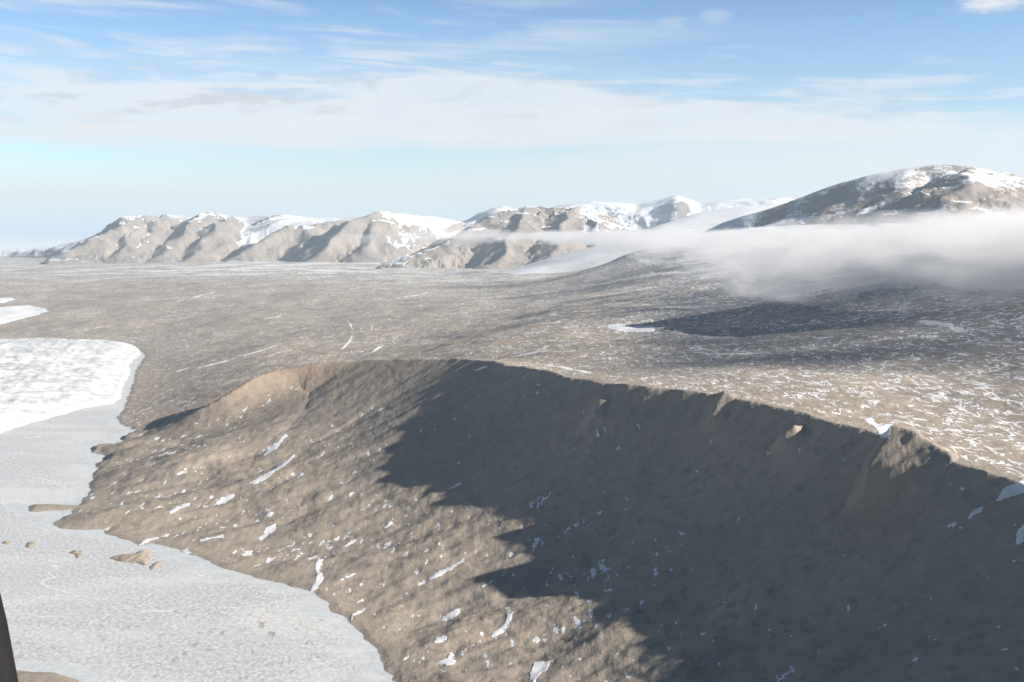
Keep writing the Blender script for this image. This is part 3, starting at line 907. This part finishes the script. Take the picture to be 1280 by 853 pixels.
def sheet(name, poly_px, mat, thick, rough, seed, edge=1.5, label=None, cat=None, group=None, flat=False, kind=None):
    P = []
    for u, v in poly_px:
        i, j = ground_at(u, v)
        P.append((float(GXX[i, j]), float(GYY[i, j])))
    P = np.array(P)
    ext = max(np.ptp(P[:, 0]), np.ptp(P[:, 1])) * 0.15 + 6
    ths = np.arctan2(P[:, 0], P[:, 1]); rs = np.hypot(P[:, 0], P[:, 1])
    r0, r1 = rs.min() - ext, rs.max() + ext
    t0, t1 = ths.min() - ext / rs.min(), ths.max() + ext / rs.min()
    i0, i1 = np.searchsorted(RR, r0) - 1, np.searchsorted(RR, r1) + 1
    j0, j1 = np.searchsorted(TH, t0) - 1, np.searchsorted(TH, t1) + 1
    s = (slice(max(i0, 0), i1), slice(max(j0, 0), j1))
    x, y, z = GXX[s], GYY[s], GZ[s]
    d, _, _ = seg_dist(x, y, [tuple(p) for p in P] + [tuple(P[0])])
    d = np.where(inside(x, y, [tuple(p) for p in P]), d, -d)
    wl = max(np.ptp(P[:, 0]), np.ptp(P[:, 1])) * 0.3 + 4
    d = d + fbm(x, y, wl, 3, 0.6, seed) * rough + fbm(x, y, 9.0, 3, 0.6, seed + 1) * rough * 0.8
    if flat:
        zb = np.full_like(z, float(np.median(z[d > 0])) if (d > 0).any() else float(z.mean()))
        zz = np.where(d > -edge, np.maximum(zb, z) + thick, z - 1)
    zz = z - 0.8 + sst(d, -edge, edge * 2) * (0.8 + thick)
    kq = d > -edge * 1.2
    keep = kq[:-1, :-1] | kq[1:, :-1] | kq[:-1, 1:] | kq[1:, 1:]
    if keep.sum() < 2:
        return None
    ob = grid_mesh(name, np.stack([x, y, zz], -1), keep, {'inner': np.clip(d, -3, 8)}, mat)
    tag(ob, label, cat, group, kind)
    return ob


def oval(u, v, ru, rv, tilt=0.0, n=14, seed=0, jag=0.25):
    g = np.random.RandomState(seed + 1000)
    out = []
    for i in range(n):
        a = 2 * math.pi * i / n
        k_ = 1 + jag * (g.rand() * 2 - 1)
        x, y = ru * math.cos(a) * k_, rv * math.sin(a) * k_
        out.append((u + x * math.cos(tilt) - y * math.sin(tilt), v + x * math.sin(tilt) + y * math.cos(tilt)))
    return out


M_POND = mat_snow('snow-covered pond ice', (0.84, 0.85, 0.86), 60.0, 0.2)
sheet('frozen_pond', [(759, 407), (770, 405.5), (790, 407), (806, 408), (821, 406.5), (822, 408), (812, 410), (820, 412), (815, 415), (790, 415.5), (768, 414), (760, 411)], M_POND, 0.6, 5, 1,
      label='bright white frozen pond in the hollow behind the ridge', cat='pond')
sheet('frozen_pond', [(1144, 401), (1160, 400), (1178, 404), (1194, 405), (1192, 412), (1176, 408), (1158, 406), (1146, 404)], M_POND, 0.6, 12, 2,
      label='pale frozen pond on the snowy plateau below the thick end of the fog', cat='pond')
sheet('frozen_pond', [(-60, 386), (0, 384), (40, 383), (56, 386), (60, 390), (50, 394), (30, 399), (5, 405), (-60, 410)], M_POND, 0.8, 14, 3,
      label='white frozen pond on the valley floor just beyond the glacier', cat='pond')
sheet('frozen_pond', [(-40, 374), (0, 373), (16, 373), (20, 375), (8, 379), (-40, 381)], M_POND, 0.8, 12, 4,
      label='small white frozen pond, the farther of two beyond the glacier', cat='pond')

# snow drifts that stand out one by one
DRIFTS = [
    ([(312, 604), (330, 594), (348, 582), (368, 568), (370, 571), (352, 586), (336, 598), (318, 607)], 'long narrow snow streak running down the middle of the sunlit slope'),
    ([(328, 569), (334, 560), (346, 553), (358, 541), (360, 545), (350, 558), (338, 568), (330, 571)], 'snow patch on the sunlit slope just above the longest streak'),
    ([(268, 631), (275, 624), (292, 616), (294, 620), (280, 630), (271, 633)], None),
    ([(320, 674), (328, 668), (332, 660), (345, 655), (346, 664), (336, 671), (326, 677)], None),
    ([(248, 675), (262, 672), (282, 669), (280, 673), (262, 676), (250, 679)], None),
    ([(302, 693), (308, 688), (318, 690), (312, 696), (303, 697)], None),
    ([(385, 742), (392, 730), (396, 722), (392, 712), (398, 698), (406, 700), (400, 714), (404, 722), (400, 734), (392, 744)], 'winding snow streak in a gully above the lake shore'),
    ([(534, 726), (548, 716), (564, 708), (580, 700), (582, 702), (568, 712), (552, 722), (537, 728)], 'slender snow streak on a hummock near the edge of the big shadow'),
    ([(612, 798), (618, 790), (628, 782), (632, 767), (642, 766), (640, 778), (632, 790), (618, 800)], None),
    ([(600, 735), (608, 730), (618, 724), (616, 728), (606, 736), (601, 738)], None),
    ([(546, 776), (556, 770), (572, 762), (578, 763), (570, 771), (556, 777)], None),
    ([(540, 804), (544, 796), (560, 795), (558, 801), (546, 806)], None),
    ([(546, 830), (554, 824), (564, 816), (570, 822), (572, 832), (556, 834)], None),
    ([(660, 853), (664, 830), (672, 828), (690, 826), (684, 836), (674, 846), (668, 855)], None),
    ([(664, 803), (668, 796), (676, 798), (672, 806)], None),
    ([(428, 684), (438, 677), (447, 674), (444, 680), (432, 686)], None),
    ([(421, 726), (430, 722), (446, 717), (444, 722), (430, 727)], None),
    ([(478, 662), (484, 656), (490, 650), (492, 656), (484, 662)], None),
    ([(436, 774), (444, 766), (458, 760), (456, 765), (446, 770), (440, 776)], None),
    ([(210, 640), (220, 634), (236, 628), (238, 632), (224, 638), (212, 644)], None),
    ([(330, 648), (336, 640), (344, 640), (340, 648)], None),
    ([(172, 682), (182, 674), (200, 671), (198, 675), (186, 679), (176, 684)], None),
    ([(225, 690), (234, 687), (238, 692), (230, 697)], None),
    ([(1078, 524), (1090, 522), (1098, 534), (1106, 530), (1116, 531), (1114, 542), (1106, 551), (1098, 546), (1092, 534)], 'forked snow drift at the top of the rocky spur on the plateau rim'),
    ([(1208, 650), (1212, 642), (1226, 635), (1230, 638), (1222, 646), (1212, 651)], None),
    ([(1184, 662), (1187, 656), (1196, 655), (1193, 661), (1187, 664)], None),
    ([(1244, 627), (1252, 612), (1268, 604), (1290, 600), (1290, 622), (1268, 622), (1252, 630)], 'wide snow patch in shade below the plateau rim'),
    ([(1268, 680), (1272, 664), (1278, 655), (1284, 655), (1282, 676), (1274, 684)], None),
    ([(590, 464), (600, 460), (610, 457), (608, 461), (598, 465)], None),
    ([(722, 474), (730, 478), (724, 480)], None),
    ([(888, 808), (893, 797), (898, 789), (899, 792), (894, 803), (890, 809)], None),
    ([(970, 853), (980, 843), (997, 831), (998, 833), (984, 845), (974, 855)], None),
    ([(1034, 690), (1042, 685), (1044, 687), (1036, 692)], None),
    ([(560, 612), (570, 606), (580, 602), (578, 606), (566, 613)], None),
]
for i, (poly, lab) in enumerate(DRIFTS):
    u_, v_ = np.mean(poly, 0)
    shade = (v_ > 470 and u_ > 780)
    if lab is None:
        lab = ('small snow patch lying on the dark shaded slope below the plateau rim' if shade else 'small snow patch lying in a hollow of the sunlit brown slope')
        if v_ < 500:
            lab = 'thin snow patch on the crest of the brown ridge'
    sheet('snow_patch', poly, M_DRIFT, 0.5, 3.4, 400 + i, edge=0.7, label=lab, cat='snow patch', group='snow patches on the slope')

# wind-laid snow streaks on the valley floor and on the plateau rim
def ribbon(line, wpx):
    L_ = np.array(line, float)
    t_ = np.gradient(L_, axis=0)
    n_ = np.stack([-t_[:, 1], t_[:, 0]], 1) / np.maximum(np.hypot(t_[:, 0], t_[:, 1]), 1e-6)[:, None]
    w_ = wpx * np.sin(np.linspace(0.25, math.pi - 0.25, len(L_)))[:, None]
    return [tuple(p) for p in L_ + n_ * w_ * 0.5] + [tuple(p) for p in (L_ - n_ * w_ * 0.5)[::-1]]
STREAKS = [
    ([(418, 446), (425, 439), (433, 431), (439, 423), (441, 414), (437, 405), (434, 400)], 2.6, 'crooked snow streak on the valley floor behind the brown ridge, bending twice'),
    ([(300, 447), (312, 443), (325, 439), (340, 434), (352, 430)], 1.6, None), ([(245, 461), (262, 457), (280, 453), (296, 448)], 1.8, None),
    ([(322, 449), (340, 445), (364, 438)], 1.4, None), ([(222, 377), (245, 372), (268, 366)], 1.0, None), ([(330, 400), (345, 397), (356, 393)], 1.0, None),
    ([(463, 421), (465, 407), (466, 392)], 2.2, None), ([(452, 446), (466, 440), (480, 433)], 1.8, None), ([(212, 470), (226, 463), (240, 460)], 1.6, None), ([(500, 372), (520, 370), (536, 366)], 1.0, None),
    ([(640, 447), (655, 444), (672, 441), (690, 439)], 2.0, None), ([(678, 456), (700, 459), (722, 464), (740, 467)], 2.0, None), ([(911, 448), (918, 440), (926, 432)], 2.6, None),
    ([(860, 440), (900, 443), (950, 442), (985, 440)], 1.4, None), ([(906, 403), (925, 396), (940, 390)], 1.6, None), ([(1048, 376), (1064, 366), (1076, 356)], 1.6, None), ([(985, 408), (1010, 405), (1034, 405)], 1.4, None),
]
for i, (line, wd, lab) in enumerate(STREAKS):
    far_u = line[0][0] > 600
    sheet('snow_streak', ribbon(line, wd), M_DRIFT, 0.6, 7.0, 700 + i, edge=1.0, label=lab or ('thin white snow streak on the plateau behind the dark rim' if far_u else 'thin white snow streak on the open valley floor behind the ridge'),
          cat='snow streak', group='snow streaks on the plateau' if far_u else 'snow streaks on the valley floor')

# islets in the lake ice: low gravel banks
def islet(poly_px, height, label, seed, group='gravel islets in the lake ice'):
    P = [pt(u, v, 0) for u, v in poly_px]
    A = np.array(P)
    n = 46
    x, y = np.meshgrid(np.linspace(A[:, 0].min() - 12, A[:, 0].max() + 12, n), np.linspace(A[:, 1].min() - 18, A[:, 1].max() + 18, n))
    d, _, _ = seg_dist(x, y, P + [P[0]])
    d = np.where(inside(x, y, P), d, -d) + fbm(x, y, 26, 3, 0.55, seed) * 4
    z = np.where(d > 0, height * (1 - np.exp(-d / 9.0)) + 0.1, d * 0.2) + fbm(x, y, 12, 4, 0.6, seed + 2) * 1.7 * sst(d, 0, 8)
    kq = d > -5
    keep = kq[:-1, :-1] & kq[1:, :-1] & kq[:-1, 1:] & kq[1:, 1:]
    zero = np.zeros_like(z)
    ob = grid_mesh('islet', np.stack([x, y, z], -1), keep, {'snow': zero, 'patch': zero, 'hollow': zero, 'warm': zero, 'grey': zero}, M_TERR)
    tag(ob, label, 'islet', group)
islet([(136, 698), (150, 694), (168, 693), (172, 690), (186, 687), (188, 697), (182, 707), (170, 704), (150, 702)], 5.0, 'largest brown gravel islet, long and low, close to the lake shore', 501)
islet([(186, 710), (192, 704), (202, 701), (204, 705), (196, 712), (188, 713)], 4.0, 'small oval gravel islet just off the end of the largest one', 502)
islet([(86, 691), (92, 688), (104, 688), (102, 693), (98, 698), (92, 694)], 3.5, 'small brown islet alone on the ice, left of the largest islet', 503)
islet([(31, 683), (35, 678), (46, 678), (42, 684), (35, 686)], 3.5, 'tiny brown islet second farthest from the shore', 504)
islet([(2, 680), (6, 677), (15, 677), (10, 681)], 3.0, 'tiny brown islet farthest from the shore', 505)


# ------------------------------------------------------------------ fog bank
def mat_fog(dens, seed, scale, namp):
    m, t = new_mat('fog')
    tcn = t.n('ShaderNodeTexCoord')
    g = tcn.outputs['Generated']
    c = t.vm('MULTIPLY', t.vm('SUBTRACT', g, (0.5, 0.5, 0.5)), (2, 2, 2))
    rad = t.n('ShaderNodeVectorMath', operation='LENGTH', ins={0: c}).outputs['Value']
    ge = t.n('ShaderNodeNewGeometry').outputs['Position']
    n = t.noise(t.vm('ADD', t.vm('MULTIPLY', ge, (1, 1, 2.6)), (seed * 913.0, 0, 0)), 1 / scale, 6, 0.65, 0.4)
    e = t.m('ADD', t.m('SUBTRACT', 1.0, rad), t.m('MULTIPLY', t.m('SUBTRACT', n, 0.5), namp))
    f = t.step(e, 0.15, 1.0)
    v = t.n('ShaderNodeVolumePrincipled')
    v.inputs['Color'].default_value = (0.93, 0.935, 0.95, 1)
    v.inputs['Anisotropy'].default_value = 0.2
    t.link(t.m('MULTIPLY', f, dens), v.inputs['Density'])
    t.link(v.outputs[0], t.n('ShaderNodeOutputMaterial').inputs['Volume'])
    return m


def fog(u, v, d, rx, ry, rz, rot, dens, seed, scale=500.0, namp=4.2):
    th = bearing(u)
    z = hv(u, v, d)
    bm = bmesh.new()
    bmesh.ops.create_icosphere(bm, subdivisions=3, radius=1.0)
    me = bpy.data.meshes.new('fog'); bm.to_mesh(me); bm.free()
    me.materials.append(mat_fog(dens, seed, scale, namp))
    ob = bpy.data.objects.new('fog', me)
    COL.objects.link(ob)
    ob.location = (d * math.sin(th), d * math.cos(th), z)
    ob.scale = (rx, ry, rz)
    ob.rotation_euler = (0, 0, rot)
    tag(ob, 'grey white fog bank lying along the foot of the rounded mountain', 'fog', 'fog bank', 'stuff')
    return ob


fog(1290, 340, 5200, 1450, 1400, 170, R(20), 0.0034, 1, 380)
fog(1160, 318, 7200, 1800, 1400, 150, R(30), 0.0036, 2, 430)
fog(1165, 300, 5700, 1100, 1200, 75, R(20), 0.0060, 11, 300, 6.0)
fog(1000, 304, 9300, 1900, 1400, 125, R(30), 0.0036, 3, 480)
fog(850, 297, 12000, 2200, 1400, 100, R(20), 0.0028, 4, 600)
fog(710, 294, 15500, 2300, 1300, 82, R(10), 0.0018, 5, 700)
fog(585, 297, 19000, 1700, 900, 140, R(0), 0.0015, 6, 700)
fog(450, 299, 21500, 900, 600, 110, R(0), 0.0010, 7, 600)
fog(1275, 345, 4400, 600, 900, 80, R(15), 0.0040, 10, 340)
# the same bank runs on out of the picture to the right and shades the plateau
fog(1650, 298, 3850, 1550, 1600, 110, R(10), 0.0120, 8, 500, 2.0)
fog(1475, 298, 4500, 1050, 1150, 70, R(10), 0.0080, 13, 320, 5.0)
fog(1500, 301, 6200, 1200, 1400, 90, R(20), 0.0080, 12)
fog(1700, 306, 6900, 1700, 1700, 120, R(20), 0.0045, 9)

# ------------------------------------------------------------------ haze: one closed box of even air
def haze_box():
    m, t = new_mat('thin polar haze')
    v = t.n('ShaderNodeVolumePrincipled')
    v.inputs['Color'].default_value = (0.57, 0.695, 0.81, 1)
    v.inputs['Density'].default_value = 1.75e-5
    v.inputs['Anisotropy'].default_value = 0.1
    t.link(v.outputs[0], t.n('ShaderNodeOutputMaterial').inputs['Volume'])
    bm = bmesh.new()
    bmesh.ops.create_cube(bm, size=1.0)
    me = bpy.data.meshes.new('haze'); bm.to_mesh(me); bm.free()
    me.materials.append(m)
    ob = bpy.data.objects.new('haze', me)
    COL.objects.link(ob)
    z0, z1 = -45.0, 1900.0
    ob.scale = (520000, 520000, z1 - z0)
    ob.location = (0, 0, (z0 + z1) / 2)
    tag(ob, 'thin bluish haze filling the valley air', 'haze', None, 'stuff')
haze_box()

# ------------------------------------------------------------------ the helicopter door the photograph was taken from
def mat_paint(name, col, rough):
    m, t = new_mat(name)
    pos = t.n('ShaderNodeTexCoord').outputs['Object']
    n = t.noise(pos, 30.0, 4, 0.6)
    principled(t, t.mix(n, col, tuple(a * 0.7 for a in col)), rough, None, 0.3)
    return m


def bar(name, pts, radii, mat, parent, flat=0.6):
    """rounded bar through points; radii per point"""
    bm = bmesh.new(); rings = []
    for i, p in enumerate(pts):
        a = np.array(pts[min(i + 1, len(pts) - 1)]) - np.array(pts[max(i - 1, 0)])
        a = a / np.linalg.norm(a)
        s_ = np.cross(a, (0, 1, 0.01)); s_ /= np.linalg.norm(s_); q_ = np.cross(s_, a)
        rings.append([bm.verts.new(tuple(np.array(p) + radii[i] * (math.cos(k_) * s_ + flat * math.sin(k_) * q_))) for k_ in np.linspace(0, 2 * math.pi, 17)[:-1]])
    for a, b in zip(rings[:-1], rings[1:]):
        for k_ in range(16):
            f = bm.faces.new((a[k_], a[(k_ + 1) % 16], b[(k_ + 1) % 16], b[k_])); f.smooth = True
    bm.faces.new(rings[0][::-1]); bm.faces.new(rings[-1])
    bmesh.ops.recalc_face_normals(bm, faces=bm.faces)
    me = bpy.data.meshes.new(name); bm.to_mesh(me); bm.free(); me.materials.append(mat)
    ob = bpy.data.objects.new(name, me); COL.objects.link(ob); ob.parent = parent
    return ob


heli = bpy.data.objects.new('helicopter', None)
COL.objects.link(heli)
heli.location = (0, 0, CH)
tag(heli, 'dark edge of the helicopter doorway the view is taken from', 'helicopter')
M_POST = mat_paint('dark door post paint', (0.004, 0.0035, 0.004), 0.8)
def eye(u, v, d):
    x = (u - 640.0) / F; y = (426.5 - v) / F
    return (x * d, (math.cos(PITCH) + y * math.sin(PITCH)) * d, (-math.sin(PITCH) + y * math.cos(PITCH)) * d)
bar('door_post', [eye(-150, 560, 0.9), eye(-72, 700, 0.9), eye(-51, 790, 0.9), eye(-36, 870, 0.9), eye(-20, 980, 0.9)], [0.035] * 5, M_POST, heli)
bar('door_sill', [eye(-20, 985, 0.9), eye(300, 1180, 0.95), eye(1000, 1290, 1.0)], [0.034, 0.03, 0.03], M_POST, heli)
print('built', time.time() - T0)
